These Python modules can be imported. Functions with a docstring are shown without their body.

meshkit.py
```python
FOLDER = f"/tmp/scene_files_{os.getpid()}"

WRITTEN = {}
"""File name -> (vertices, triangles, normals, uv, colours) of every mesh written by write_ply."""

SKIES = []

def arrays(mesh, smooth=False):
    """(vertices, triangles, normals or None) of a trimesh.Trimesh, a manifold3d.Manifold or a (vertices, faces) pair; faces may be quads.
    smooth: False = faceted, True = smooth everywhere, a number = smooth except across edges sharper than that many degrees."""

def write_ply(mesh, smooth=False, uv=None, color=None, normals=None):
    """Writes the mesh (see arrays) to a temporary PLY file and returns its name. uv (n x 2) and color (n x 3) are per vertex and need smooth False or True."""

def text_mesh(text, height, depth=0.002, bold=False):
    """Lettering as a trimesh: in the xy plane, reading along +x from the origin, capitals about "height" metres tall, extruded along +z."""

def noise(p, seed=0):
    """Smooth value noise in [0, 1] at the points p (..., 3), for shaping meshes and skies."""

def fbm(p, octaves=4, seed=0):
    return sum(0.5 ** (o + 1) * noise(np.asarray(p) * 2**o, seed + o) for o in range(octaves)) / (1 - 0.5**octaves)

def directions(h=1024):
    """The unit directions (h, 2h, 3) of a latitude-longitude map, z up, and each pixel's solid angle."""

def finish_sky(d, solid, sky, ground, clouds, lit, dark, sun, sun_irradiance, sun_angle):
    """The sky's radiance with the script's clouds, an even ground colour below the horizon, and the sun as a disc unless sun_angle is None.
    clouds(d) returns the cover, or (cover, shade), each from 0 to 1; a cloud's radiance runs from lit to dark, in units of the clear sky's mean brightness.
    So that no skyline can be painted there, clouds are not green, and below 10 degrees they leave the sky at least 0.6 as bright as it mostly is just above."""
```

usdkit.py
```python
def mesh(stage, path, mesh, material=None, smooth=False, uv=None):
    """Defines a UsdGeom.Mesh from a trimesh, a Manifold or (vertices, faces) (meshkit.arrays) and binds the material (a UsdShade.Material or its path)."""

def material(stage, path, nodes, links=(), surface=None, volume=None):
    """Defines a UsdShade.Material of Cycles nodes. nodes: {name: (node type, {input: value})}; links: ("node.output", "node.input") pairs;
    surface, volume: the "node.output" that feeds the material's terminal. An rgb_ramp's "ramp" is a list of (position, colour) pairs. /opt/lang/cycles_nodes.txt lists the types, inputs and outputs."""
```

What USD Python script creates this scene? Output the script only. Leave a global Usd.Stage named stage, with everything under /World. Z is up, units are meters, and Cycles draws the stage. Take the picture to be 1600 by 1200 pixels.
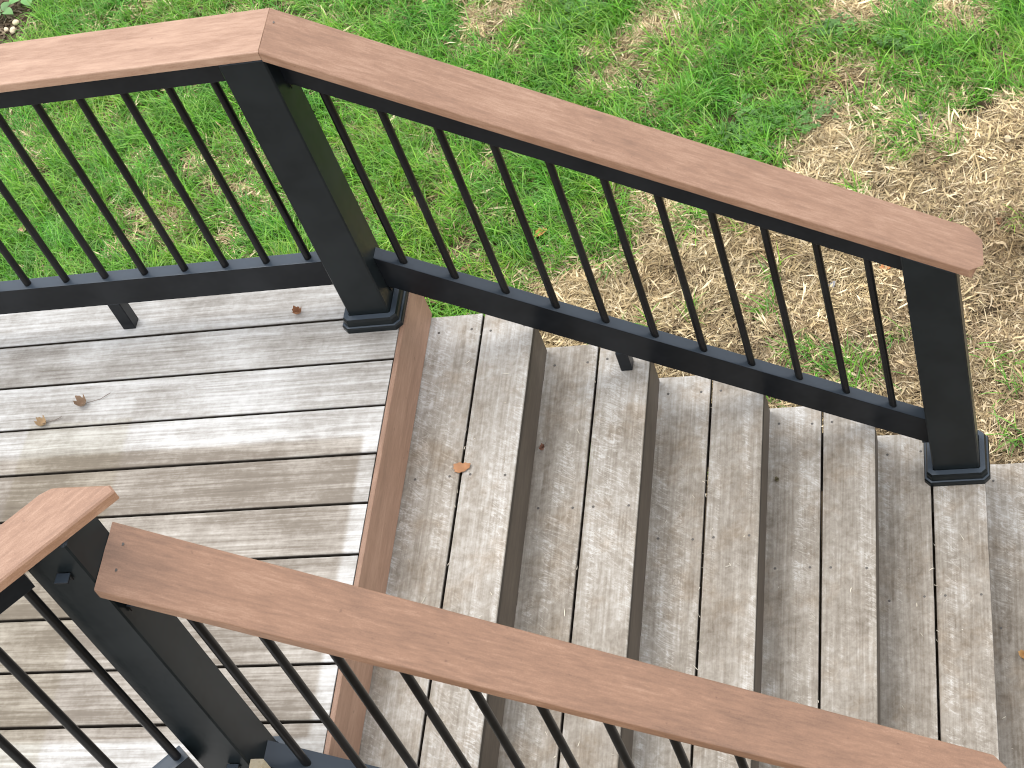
import math, random
import numpy as np, trimesh, usdkit, meshkit
from pxr import Usd, UsdGeom, UsdLux, UsdShade, Sdf, Gf, Vt

stage = Usd.Stage.CreateInMemory()
UsdGeom.SetStageUpAxis(stage, UsdGeom.Tokens.z)
UsdGeom.SetStageMetersPerUnit(stage, 1.0)
UsdGeom.Xform.Define(stage, '/World')
UsdGeom.Scope.Define(stage, '/World/Looks')
random.seed(7)
rng = np.random.default_rng(7)

# ------------------------------------------------------------------ camera, sky, sun, exposure
EXPOSURE = 1.0
SUN_DIR = np.array([-.30, .13, .92]); SUN_DIR /= np.linalg.norm(SUN_DIR)
SKY_STRENGTH, SUN_INTENSITY, SUN_ANGLE = 0.118, 0.30, 30.0
cam = UsdGeom.Camera.Define(stage, '/World/camera')
cam.AddTransformOp().Set(Gf.Matrix4d(
    0.9603, 0.1058, -0.2582, 0,
    0.0694, 0.8057, 0.5882, 0,
    0.2702, -0.5828, 0.7664, 0,
    1.5548, -2.9363, 3.5282, 1))
cam.CreateHorizontalApertureAttr(36.0)
cam.CreateVerticalApertureAttr(27.0)
cam.CreateFocalLengthAttr(36.0 * 2923.97 / 1600)
cam.CreateClippingRangeAttr(Gf.Vec2f(0.05, 1000))
cam.CreateExposureAttr(EXPOSURE)

elev, rot = math.asin(SUN_DIR[2]), math.atan2(SUN_DIR[0], SUN_DIR[1])
sky_mat = usdkit.material(stage, '/World/Looks/overcast_sky', {
    'sky': ('sky_texture', {'sky_type': 'single_scattering', 'sun_disc': False, 'sun_elevation': elev, 'sun_rotation': rot}),
    'mix': ('mix', {'mix_type': 'mix', 'fac': 0.72, 'color2': (10.2, 10.2, 10.3)}),
    'bg': ('background_shader', {'strength': SKY_STRENGTH})},
    [('sky.color', 'mix.color1'), ('mix.color', 'bg.color')], surface='bg.background')
dome = UsdLux.DomeLight.Define(stage, '/World/sky')
UsdShade.MaterialBindingAPI.Apply(dome.GetPrim()).Bind(sky_mat)
dome.GetPrim().SetCustomDataByKey('kind', 'structure')
sun = UsdLux.DistantLight.Define(stage, '/World/sun')
sun.CreateIntensityAttr(SUN_INTENSITY); sun.CreateAngleAttr(SUN_ANGLE); sun.CreateNormalizeAttr(True)
sun.CreateColorAttr(Gf.Vec3f(1.0, 0.975, 0.94))
zax = Gf.Vec3d(*SUN_DIR)
xax = Gf.Cross(Gf.Vec3d(0, 0, 1), zax).GetNormalized(); yax = Gf.Cross(zax, xax)
sun.AddTransformOp().Set(Gf.Matrix4d(*xax, 0, *yax, 0, *zax, 0, 0, 0, 0, 1))

# ------------------------------------------------------------------ scene writing helpers
used = {}


def numbered(parent, name):
    k = used.get((parent, name), 0)
    used[(parent, name)] = k + 1
    return f'{parent}/{name}' + (f'_{k:03d}' if k else '')


def tag(prim, label=None, category=None, group=None, kind=None):
    for k, v in (('label', label), ('category', category), ('group', group), ('kind', kind)):
        if v:
            prim.SetCustomDataByKey(k, v)
    return prim


def thing(name, label, category, loc=(0, 0, 0), group=None):
    x = UsdGeom.Xform.Define(stage, numbered('/World', name))
    x.AddTranslateOp().Set(Gf.Vec3d(*map(float, loc)))
    p = tag(x.GetPrim(), label, category, group)
    base[str(p.GetPath())] = np.array(loc, float)
    return p


base = {}


def obj(name, mesh, mat, parent=None, smooth=32, grain=None, tone=None, tint=None, label=None):
    """One mesh prim. Vertices are given in world coordinates; under a thing they are stored relative to its base.
    grain: (origin, along, across, up, offset) gives the wood its own coordinates."""
    pp = str(parent.GetPath()) if parent is not None else '/World'
    top = '/'.join(pp.split('/')[:3])
    v, f, n = meshkit.arrays(mesh, smooth)
    path = numbered(pp, name)
    off = base.get(top, np.zeros(3))
    m = UsdGeom.Mesh.Define(stage, path)
    m.CreatePointsAttr(Vt.Vec3fArray.FromNumpy((v - off).astype(np.float32)))
    m.CreateFaceVertexCountsAttr(Vt.IntArray.FromNumpy(np.full(len(f), 3, np.int32)))
    m.CreateFaceVertexIndicesAttr(Vt.IntArray.FromNumpy(f.astype(np.int32).ravel()))
    m.CreateSubdivisionSchemeAttr('none')
    if n is not None:
        m.CreateNormalsAttr(Vt.Vec3fArray.FromNumpy(n.astype(np.float32)))
        m.SetNormalsInterpolation('vertex')
    pv = UsdGeom.PrimvarsAPI(m)
    if grain is not None:
        o, a, b, c, ofs = [np.asarray(t, float) for t in grain]
        d = v - o
        g = np.stack([d @ a, d @ b, d @ c], 1) + ofs
        pv.CreatePrimvar('depth', Sdf.ValueTypeNames.FloatArray, 'vertex').Set(Vt.FloatArray.FromNumpy((d @ c).astype(np.float32)))
        pv.CreatePrimvar('gcoord', Sdf.ValueTypeNames.Float3Array, 'vertex').Set(Vt.Vec3fArray.FromNumpy(g.astype(np.float32)))
    if tone is not None:
        pv.CreatePrimvar('tone', Sdf.ValueTypeNames.FloatArray, 'vertex').Set(Vt.FloatArray.FromNumpy(np.full(len(v), tone, np.float32)))
    if tint is not None:
        pv.CreatePrimvar('tint', Sdf.ValueTypeNames.Color3fArray, 'vertex').Set(Vt.Vec3fArray.FromNumpy(np.asarray(tint, np.float32)))
    UsdShade.MaterialBindingAPI.Apply(m.GetPrim()).Bind(mat)
    return tag(m.GetPrim(), label)


def plank(length, width, thick, r=.003, seg=.04, rough=.0006, cup=0.0, seed=0, rs=2):
    """A plank along +x from 0 to length, across y (centred), top at z=0: rounded arrises, a little waviness and cupping."""
    prof = []
    hw, ht = width / 2, thick
    for cx, cz, a0 in ((hw - r, -r, 0), (-hw + r, -r, 90), (-hw + r, -ht + r, 180), (hw - r, -ht + r, 270)):
        for k in range(rs + 1):
            a = math.radians(a0 + 90 * k / rs)
            prof.append((cx + r * math.cos(a), cz + r * math.sin(a)))
    # extra points across the top, for cupping
    top = [(x, 0.0) for x in np.linspace(hw - r, -hw + r, 6)[1:-1]]
    prof = prof[:rs + 1] + top + prof[rs + 1:]
    prof = np.array(prof)
    M = len(prof)
    n = max(2, int(math.ceil(length / seg)) + 1)
    xs = np.linspace(0, length, n)
    V = np.zeros((n, M, 3))
    V[..., 0] = xs[:, None]
    V[..., 1] = prof[None, :, 0]
    V[..., 2] = prof[None, :, 1] + (prof[None, :, 1] > -ht / 2) * cup * ((prof[None, :, 0] / hw) ** 2)
    if rough:
        q = V.reshape(-1, 3) * np.array([14, 40, 40]) + seed * 17.3
        V[..., 1] += rough * np.asarray(meshkit.fbm(q)).reshape(n, M)
        V[..., 2] += rough * np.asarray(meshkit.fbm(q + 91.7)).reshape(n, M)
        # worn ends
        V[0, :, 0] += .0012 * np.asarray(meshkit.fbm(V[0] * 60 + seed)); V[-1, :, 0] += .0012 * np.asarray(meshkit.fbm(V[-1] * 60 + seed + 5))
    F = []
    i, j = np.meshgrid(np.arange(n - 1), np.arange(M), indexing='ij')
    a = (i * M + j).ravel(); b = (i * M + (j + 1) % M).ravel(); c = ((i + 1) * M + (j + 1) % M).ravel(); d = ((i + 1) * M + j).ravel()
    F = [np.stack([a, d, c], 1), np.stack([a, c, b], 1)]
    vv = V.reshape(-1, 3)
    c0, c1 = len(vv), len(vv) + 1
    vv = np.vstack([vv, V[0].mean(0), V[-1].mean(0)])
    k = np.arange(M)
    F.append(np.stack([np.full(M, c0), k, (k + 1) % M], 1))
    F.append(np.stack([np.full(M, c1), (n - 1) * M + (k + 1) % M, (n - 1) * M + k], 1))
    return vv, np.vstack(F)


def box_mesh(x0, x1, y0, y1, z0, z1, r=.002):
    """A box with chamfered edges: the convex hull of its corners pulled in along each axis."""
    P = []
    for x, sx in ((x0, 1), (x1, -1)):
        for y, sy in ((y0, 1), (y1, -1)):
            for z, sz in ((z0, 1), (z1, -1)):
                P += [(x + sx * r, y + sy * r, z), (x + sx * r, y, z + sz * r), (x, y + sy * r, z + sz * r)]
    return trimesh.convex.convex_hull(np.array(P))


def cyl(p0, p1, r, n=14):
    return trimesh.creation.cylinder(radius=r, segment=[p0, p1], sections=n)


def cat(ms):
    return trimesh.util.concatenate([m if isinstance(m, trimesh.Trimesh) else trimesh.Trimesh(m[0], m[1], process=False) for m in ms])


def M(name, nodes, links, surface='p.BSDF'):
    return usdkit.material(stage, f'/World/Looks/{name}', nodes, links, surface=surface)


# ------------------------------------------------------------------ materials
def weathered(name, deck):
    """Silvered hardwood. Grain runs along the first grain coordinate. The deck keeps the outline of a mat that covered it."""
    N = {
        'g': ('attribute', {'attribute': 'gcoord'}),
        't': ('attribute', {'attribute': 'tone'}), 'dp': ('attribute', {'attribute': 'depth'}),
        'geo': ('geometry', {}),
        'm1': ('mapping', {'scale': (5, 140, 140)}), 'n1': ('noise_texture', {'scale': 1.0, 'detail': 7.0, 'roughness': 0.62}),
        'm2': ('mapping', {'scale': (1.7, 17, 17)}), 'n2': ('noise_texture', {'scale': 1.0, 'detail': 5.0, 'roughness': 0.6, 'distortion': 0.6}),
        'n3': ('noise_texture', {'scale': 5.5, 'detail': 5.0, 'roughness': 0.62}),
        'n4': ('noise_texture', {'scale': 55.0 if deck else 48.0, 'detail': 7.0, 'roughness': 0.70, 'distortion': 0.4}),
        'a1': ('math', {'math_type': 'multiply_add', 'value2': 0.54 if deck else 0.42, 'value3': 0.0}),
        'a2': ('math', {'math_type': 'multiply_add', 'value2': 0.40 if deck else 0.24}),
        'a3': ('math', {'math_type': 'multiply_add', 'value2': 0.42 if deck else 0.46}),
        'a4': ('math', {'math_type': 'multiply_add', 'value2': 0.26 if deck else 0.50}),
        'a5': ('math', {'math_type': 'add'}),
        'sep': ('separate_xyz', {}), 
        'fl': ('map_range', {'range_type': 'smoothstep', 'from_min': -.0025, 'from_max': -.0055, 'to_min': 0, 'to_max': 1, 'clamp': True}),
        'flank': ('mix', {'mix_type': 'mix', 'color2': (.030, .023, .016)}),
        'wv': ('math', {'math_type': 'multiply_add', 'value2': 0.014}),
        'sub': ('math', {'math_type': 'add'}),
        'ramp': ('rgb_ramp', {'ramp': ([(0.0, (.085, .070, .055)), (.34, (.175, .156, .133)), (.5, (.315, .298, .272)), (.64, (.465, .455, .435)), (.85, (.615, .615, .605)), (1, (.70, .705, .70))]
                                       if deck else
                                       [(0.0, (.055, .045, .035)), (.30, (.145, .120, .092)), (.5, (.268, .238, .198)), (.66, (.395, .370, .332)), (.85, (.55, .538, .515)), (1, (.67, .675, .67))])}),
        'p': ('principled_bsdf', {'roughness': 0.78, 'specular_ior_level': 0.3}),
        'bh': ('math', {'math_type': 'multiply_add', 'value2': 0.7}),
        'bump': ('bump', {'strength': 0.35, 'distance': 0.0012}),
    }
    L = [('g.vector', 'm1.vector'), ('m1.vector', 'n1.vector'), ('g.vector', 'm2.vector'), ('m2.vector', 'n2.vector'),
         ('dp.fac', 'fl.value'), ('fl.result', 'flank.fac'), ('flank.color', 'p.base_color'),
         ('g.vector', 'n3.vector'), ('g.vector', 'n4.vector'),
         ('n1.fac', 'a1.value1'), ('n2.fac', 'a2.value1'), ('a1.value', 'a2.value3'), ('n3.fac', 'a3.value1'), ('a2.value', 'a3.value3'),
         ('n4.fac', 'a4.value1'), ('a3.value', 'a4.value3'), ('a4.value', 'a5.value1'), ('t.fac', 'a5.value2'),
         ('geo.position', 'sep.vector'), ('n3.fac', 'wv.value1'), ('sep.y', 'wv.value3'),
         ('n1.fac', 'bh.value1'), ('n4.fac', 'bh.value3'), ('bh.value', 'bump.height'), ('bump.normal', 'p.normal')]
    if deck:
        # outline of the mat: browner, less silvered wood; a smaller pale damp print beside it
        N.update({
            'wx': ('math', {'math_type': 'multiply_add', 'value2': 0.012}),
            'my': ('map_range', {'range_type': 'smoothstep', 'value': 0, 'from_min': -.366, 'from_max': -.386, 'to_min': 0, 'to_max': 1, 'clamp': True}),
            'my2': ('map_range', {'range_type': 'smoothstep', 'from_min': -1.197, 'from_max': -1.180, 'to_min': 0, 'to_max': 1, 'clamp': True}),
            'mx': ('map_range', {'range_type': 'smoothstep', 'from_min': -.042, 'from_max': -.060, 'to_min': 0, 'to_max': 1, 'clamp': True}),
            'mm': ('math', {'math_type': 'multiply'}), 'mm2': ('math', {'math_type': 'multiply'}),
            'mo': ('math', {'math_type': 'multiply_add', 'value2': -0.140}),
            'brown': ('mix', {'mix_type': 'multiply', 'color2': (0.98, 0.935, 0.88)}),
            'fx': ('map_range', {'range_type': 'smoothstep', 'from_min': -.5, 'from_max': -1.25, 'to_min': 0, 'to_max': -.02, 'clamp': True}),
            'px': ('map_range', {'range_type': 'smoothstep', 'from_min': -1.015, 'from_max': -1.0, 'to_min': 0, 'to_max': 1, 'clamp': True}),
            'px2': ('map_range', {'range_type': 'smoothstep', 'from_min': -.70, 'from_max': -.72, 'to_min': 0, 'to_max': 1, 'clamp': True}),
            'py': ('map_range', {'range_type': 'smoothstep', 'from_min': -.262, 'from_max': -.275, 'to_min': 0, 'to_max': 1, 'clamp': True}),
            'pa': ('math', {'math_type': 'multiply'}), 'pb': ('math', {'math_type': 'multiply'}), 'pc': ('math', {'math_type': 'multiply', 'value2': 0.55}),
            'yel': ('mix', {'mix_type': 'multiply', 'color2': (0.80, 0.77, 0.66)}),
        })
        L += [('n3.fac', 'wx.value1'), ('sep.x', 'wx.value3'), ('wv.value', 'my.value'), ('wv.value', 'my2.value'), ('wx.value', 'mx.value'),
              ('my.result', 'mm.value1'), ('my2.result', 'mm.value2'), ('mm.value', 'mm2.value1'), ('mx.result', 'mm2.value2'),
              ('mm2.value', 'mo.value1'), ('a5.value', 'mo.value3'), ('mo.value', 'sub.value1'), ('sep.x', 'fx.value'), ('fx.result', 'sub.value2'),
              ('sub.value', 'ramp.fac'), ('ramp.color', 'brown.color1'), ('mm2.value', 'brown.fac'),
              ('wx.value', 'px.value'), ('wx.value', 'px2.value'), ('wv.value', 'py.value'),
              ('px.result', 'pa.value1'), ('px2.result', 'pa.value2'), ('pa.value', 'pb.value1'), ('py.result', 'pb.value2'), ('pb.value', 'pc.value1'),
              ('brown.color', 'yel.color1'), ('pc.value', 'yel.fac'), ('yel.color', 'flank.color1')]
    else:
        # paler outer ends, and pale curved scuffs from shoes and grit
        N.update({
            'end': ('map_range', {'range_type': 'smoothstep', 'from_min': -.24, 'from_max': .14, 'to_min': 0, 'to_max': .11, 'clamp': True}),
            'nb': ('noise_texture', {'scale': 7.5, 'detail': 6.0, 'roughness': .7}), 'bk': ('map_range', {'from_min': .50, 'from_max': .66, 'to_min': 0, 'to_max': .75, 'clamp': True}), 'bmul': ('mix', {'mix_type': 'multiply', 'color2': (.84, .76, .67)}),
            'sm0': ('mapping', {'rotation': (0, 0, 1.05)}), 'sm': ('mapping', {'scale': (11, 52, 20)}), 'sn': ('noise_texture', {'scale': 1.0, 'detail': 5.0, 'roughness': 0.62, 'distortion': 0.9}),
            's1': ('math', {'math_type': 'subtract', 'value2': 0.5}), 's2': ('math', {'math_type': 'absolute'}),
            's3': ('map_range', {'from_min': .040, 'from_max': .004, 'to_min': 0, 'to_max': .17, 'clamp': True}),
            'sk': ('map_range', {'from_min': .46, 'from_max': .62, 'to_min': 0, 'to_max': 1, 'clamp': True}),
            'smul': ('math', {'math_type': 'multiply'}), 'sadd': ('math', {'math_type': 'add'}),
        })
        L += [('wv.value', 'end.value'), ('g.vector', 'sm0.vector'), ('sm0.vector', 'sm.vector'), ('sm.vector', 'sn.vector'), ('sn.fac', 's1.value1'), ('s1.value', 's2.value1'), ('s2.value', 's3.value'),
              ('n2.fac', 'sk.value'), ('s3.result', 'smul.value1'), ('sk.result', 'smul.value2'),
              ('a5.value', 'sub.value1'), ('end.result', 'sub.value2'), ('sub.value', 'sadd.value1'), ('smul.value', 'sadd.value2'),
              ('sadd.value', 'ramp.fac'), ('g.vector', 'nb.vector'), ('nb.fac', 'bk.value'), ('bk.result', 'bmul.fac'), ('ramp.color', 'bmul.color1'), ('bmul.color', 'flank.color1')]
    return M(name, N, L)


deck_wood = weathered('weathered_deck_wood', True)
tread_wood = weathered('weathered_tread_wood', False)


def grained(name, c0, c1, c2, rough, spec=.4, fine=130, bump=.12):
    return M(name, {
        'g': ('attribute', {'attribute': 'gcoord'}), 't': ('attribute', {'attribute': 'tone'}),
        'm1': ('mapping', {'scale': (19, fine, fine)}), 'n1': ('noise_texture', {'scale': 1.0, 'detail': 6.0, 'roughness': 0.65}),
        'm2': ('mapping', {'scale': (4.5, 30, 30)}), 'n2': ('noise_texture', {'scale': 1.0, 'detail': 5.0, 'roughness': 0.6, 'distortion': .5}),
        'n3': ('noise_texture', {'scale': 3.5, 'detail': 3.0}),
        'n5': ('noise_texture', {'scale': 420.0, 'detail': 2.0}),
        'a1': ('math', {'math_type': 'multiply_add', 'value2': 0.62, 'value3': -.29}), 'a2': ('math', {'math_type': 'multiply_add', 'value2': 0.46}),
        'a3': ('math', {'math_type': 'multiply_add', 'value2': 0.25}), 'a5': ('math', {'math_type': 'multiply_add', 'value2': 0.28}), 'a4': ('math', {'math_type': 'add'}),
        'ramp': ('rgb_ramp', {'ramp': [(.12, c0), (.5, c1), (.85, c2)]}),
        'n6': ('noise_texture', {'scale': 75.0, 'detail': 2.0}), 'sm': ('map_range', {'from_min': .70, 'from_max': .78, 'to_min': 0, 'to_max': .55, 'clamp': True}),
        'spk': ('mix', {'mix_type': 'multiply', 'color2': (.45, .42, .40)}),
        'bump': ('bump', {'strength': bump, 'distance': .001}),
        'p': ('principled_bsdf', {'roughness': rough, 'specular_ior_level': spec})},
        [('g.vector', 'm1.vector'), ('m1.vector', 'n1.vector'), ('g.vector', 'm2.vector'), ('m2.vector', 'n2.vector'), ('g.vector', 'n3.vector'), ('g.vector', 'n5.vector'),
         ('n1.fac', 'a1.value1'), ('n2.fac', 'a2.value1'), ('a1.value', 'a2.value3'), ('n3.fac', 'a3.value1'), ('a2.value', 'a3.value3'),
         ('n5.fac', 'a5.value1'), ('a3.value', 'a5.value3'), ('a5.value', 'a4.value1'), ('t.fac', 'a4.value2'), ('a4.value', 'ramp.fac'), ('ramp.color', 'spk.color1'), ('g.vector', 'n6.vector'), ('n6.fac', 'sm.value'), ('sm.result', 'spk.fac'), ('spk.color', 'p.base_color'),
         ('n1.fac', 'bump.height'), ('bump.normal', 'p.normal')])


composite = grained('brown_composite', (.100, .052, .030), (.218, .117, .069), (.36, .225, .150), .44, .5)
fascia_mat = grained('brown_fascia', (.11, .064, .040), (.205, .120, .078), (.30, .190, .130), .6)
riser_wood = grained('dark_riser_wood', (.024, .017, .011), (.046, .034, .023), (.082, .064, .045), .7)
raw_wood = grained('raw_timber', (.22, .16, .08), (.34, .28, .18), (.42, .37, .28), .7, fine=60)


def black_metal(name, col, rough):
    return M(name, {
        'geo': ('geometry', {}),
        'n': ('noise_texture', {'scale': 900.0, 'detail': 2.0}), 'n2': ('noise_texture', {'scale': 7.0, 'detail': 4.0}),
        'rr': ('map_range', {'from_min': .3, 'from_max': .7, 'to_min': rough - .06, 'to_max': rough + .08, 'clamp': True}),
        'bump': ('bump', {'strength': .10, 'distance': .0006}),
        'du': ('rgb_ramp', {'ramp': [(.45, col), (.75, tuple(c * 1.5 + .002 for c in col))]}),
        'sn': ('separate_xyz', {}), 'up': ('map_range', {'from_min': .6, 'from_max': .95, 'to_min': 0, 'to_max': .75, 'clamp': True}), 'sky_sheen': ('mix', {'mix_type': 'mix', 'color2': (.055, .070, .088)}),  # bluish sky reflection painted into the colour of up-facing surfaces
        'p': ('principled_bsdf', {'specular_ior_level': .22})},
        [('geo.position', 'n.vector'), ('geo.position', 'n2.vector'), ('n2.fac', 'rr.value'), ('n2.fac', 'du.fac'), ('geo.normal', 'sn.vector'), ('sn.z', 'up.value'), ('up.result', 'sky_sheen.fac'), ('du.color', 'sky_sheen.color1'), ('sky_sheen.color', 'p.base_color'), ('rr.result', 'p.roughness'), ('n.fac', 'bump.height'), ('bump.normal', 'p.normal')])


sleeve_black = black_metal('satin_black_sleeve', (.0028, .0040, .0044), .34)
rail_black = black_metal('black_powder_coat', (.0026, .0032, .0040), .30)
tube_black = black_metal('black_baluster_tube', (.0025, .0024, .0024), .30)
steel_dark = M('dark_screw', {'p': ('principled_bsdf', {'base_color': (.085, .075, .065), 'roughness': .7})}, [])
joist_wood = M('dark_joist', {'p': ('principled_bsdf', {'base_color': (.06, .048, .036), 'roughness': .9})}, [])  # one even dark brown for joists and stringers


def tinted(name, trans, rough=.55, vary=None, scale=3.2):
    """Blades and leaves: colour from the mesh, shifted by patches of the ground they grow in."""
    N = {'t': ('attribute', {'attribute': 'tint'}), 'geo': ('geometry', {}),
         'n': ('noise_texture', {'scale': 3.2, 'detail': 4.0, 'roughness': .6}), 'n2': ('noise_texture', {'scale': 14.0, 'detail': 3.0}),
         'r': ('rgb_ramp', {'ramp': vary or [(.3, (.8, .8, .8)), (.7, (1.2, 1.2, 1.2))]}),
         'r2': ('rgb_ramp', {'ramp': [(.3, (.75, .75, .75)), (.7, (1.2, 1.2, 1.2))]}),
         'x': ('mix', {'mix_type': 'multiply', 'fac': 1.0}), 'x2': ('mix', {'mix_type': 'multiply', 'fac': 1.0}),
         'p': ('principled_bsdf', {'roughness': rough, 'specular_ior_level': .5 if trans else .12}), 'tr': ('translucent_bsdf', {}), 'mc': ('mix_closure', {'fac': trans})}
    L = [('geo.position', 'n.vector'), ('geo.position', 'n2.vector'), ('n.fac', 'r.fac'), ('n2.fac', 'r2.fac'), ('t.color', 'x.color1'), ('r.color', 'x.color2'),
         ('x.color', 'x2.color1'), ('r2.color', 'x2.color2'), ('x2.color', 'p.base_color'), ('x2.color', 'tr.color'), ('p.BSDF', 'mc.closure1'), ('tr.BSDF', 'mc.closure2')]
    if not trans:
        N.pop('tr'); N.pop('mc')
        return M(name, N, [l for l in L if 'tr.' not in l[0] + l[1] and 'mc.' not in l[1]])
    return M(name, N, L, 'mc.closure')


grass_mat = tinted('green_grass_blades', .27, .40, [(.28, (1.5, 1.16, 1.1)), (.46, (1.04, 1.04, 1)), (.56, (.94, 1.02, 1)), (.72, (.66, .96, 1.05))])
straw_mat = tinted('dead_grass_blades', 0, .6, [(.3, (.62, .58, .52)), (.5, (1, 1, 1)), (.7, (1.25, 1.25, 1.2))])
leaf_mat = tinted('fallen_leaf', 0, .6)
plant_mat = tinted('weed_leaf', .35, .5)
soil = M('lawn_soil', {
    'geo': ('geometry', {}), 'n': ('noise_texture', {'scale': 26.0, 'detail': 8.0, 'roughness': .7}), 'n2': ('noise_texture', {'scale': 1.6, 'detail': 4.0}),
    'r': ('rgb_ramp', {'ramp': [(.25, (.03, .022, .012)), (.5, (.075, .055, .032)), (.75, (.17, .13, .085))]}),
    'g': ('rgb_ramp', {'ramp': [(.35, (.06, .085, .022)), (.7, (.10, .085, .045))]}),
    'sep': ('separate_xyz', {}), 'far': ('vector_math', {'math_type': 'length'}),
    'fm': ('map_range', {'from_min': 4.2, 'from_max': 5.5, 'to_min': 0, 'to_max': 1, 'clamp': True}),
    'x': ('mix', {'mix_type': 'mix'}), 'bump': ('bump', {'strength': .8, 'distance': .012}),
    'p': ('principled_bsdf', {'roughness': .95, 'specular_ior_level': .1})},
    [('geo.position', 'n.vector'), ('geo.position', 'n2.vector'), ('geo.position', 'far.vector1'), ('far.value', 'fm.value'), ('n.fac', 'r.fac'), ('n2.fac', 'g.fac'),
     ('fm.result', 'x.fac'), ('r.color', 'x.color1'), ('g.color', 'x.color2'), ('x.color', 'p.base_color'), ('n.fac', 'bump.height'), ('bump.normal', 'p.normal')])
stone_mat = M('pale_pebble', {
    'geo': ('geometry', {}), 'n': ('noise_texture', {'scale': 90.0, 'detail': 4.0}), 'r': ('rgb_ramp', {'ramp': [(.3, (.42, .33, .2)), (.7, (.66, .58, .42))]}),
    'p': ('principled_bsdf', {'roughness': .7})}, [('geo.position', 'n.vector'), ('n.fac', 'r.fac'), ('r.color', 'p.base_color')])

# ------------------------------------------------------------------ ground
T, R = .2774, .1731          # stair run and rise
YE = .124                    # outer ends of the treads
GZ = -1.115


def ground_z(x, y):
    x, y = np.asarray(x, float), np.asarray(y, float)
    P = np.stack([x.ravel() * 1.3, y.ravel() * 1.3, np.zeros(x.size)], 1)
    Q = np.stack([x.ravel() * 7, y.ravel() * 7, np.ones(x.size)], 1)
    return (GZ + .045 * np.asarray(meshkit.fbm(P)) + .012 * np.asarray(meshkit.fbm(Q))).reshape(x.shape)


ax = np.unique(np.concatenate([np.linspace(-60, -4, 12), np.linspace(-4, 3, 176), np.linspace(3, 60, 12)]))
ay = np.unique(np.concatenate([np.linspace(-60, -3, 12), np.linspace(-3, -.1, 30), np.linspace(-.1, 3.6, 96), np.linspace(3.6, 60, 12)]))
GX, GY = np.meshgrid(ax, ay, indexing='ij')
gv = np.stack([GX, GY, ground_z(GX, GY)], -1).reshape(-1, 3)
i, j = np.meshgrid(np.arange(len(ax) - 1), np.arange(len(ay) - 1), indexing='ij')
a = (i * len(ay) + j).ravel()
gf = np.stack([a, a + len(ay), a + len(ay) + 1, a + 1], 1)
tag(obj('ground', (gv, gf), soil, smooth=True), 'brown soil of the lawn beneath the grass', None, None, 'structure')

# ------------------------------------------------------------------ deck
PB = .1445
deck = thing('deck', 'weathered silver grey board deck with brown fascia at the stair edge', 'deck', (-1.5, -1.2, -.3))
gofs = lambda: rng.uniform(-50, 50, 3)
tones = {0: .02, 1: -.02, 2: .03, 3: .04, 4: -.02, 5: .03, 6: -.04, 7: .03, 8: .05, 9: .01}
for k in range(0, 19):
    y = PB * (1 - k) - PB / 2
    x0, x1 = -3.2, -.0165 + rng.uniform(-.0008, .0008)
    v, f = plank(x1 - x0, PB - .0074, .025, r=.0032, seg=.035, rough=.0007, cup=-.0006, seed=k)
    v = v + np.array([x0, y, rng.uniform(-.0008, .0008)])
    obj('deck_board', (v, f), deck_wood, deck, grain=((0, y, 0), (1, 0, 0), (0, 1, 0), (0, 0, 1), gofs()), tone=tones.get(k, 0.0) - .285)
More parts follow.
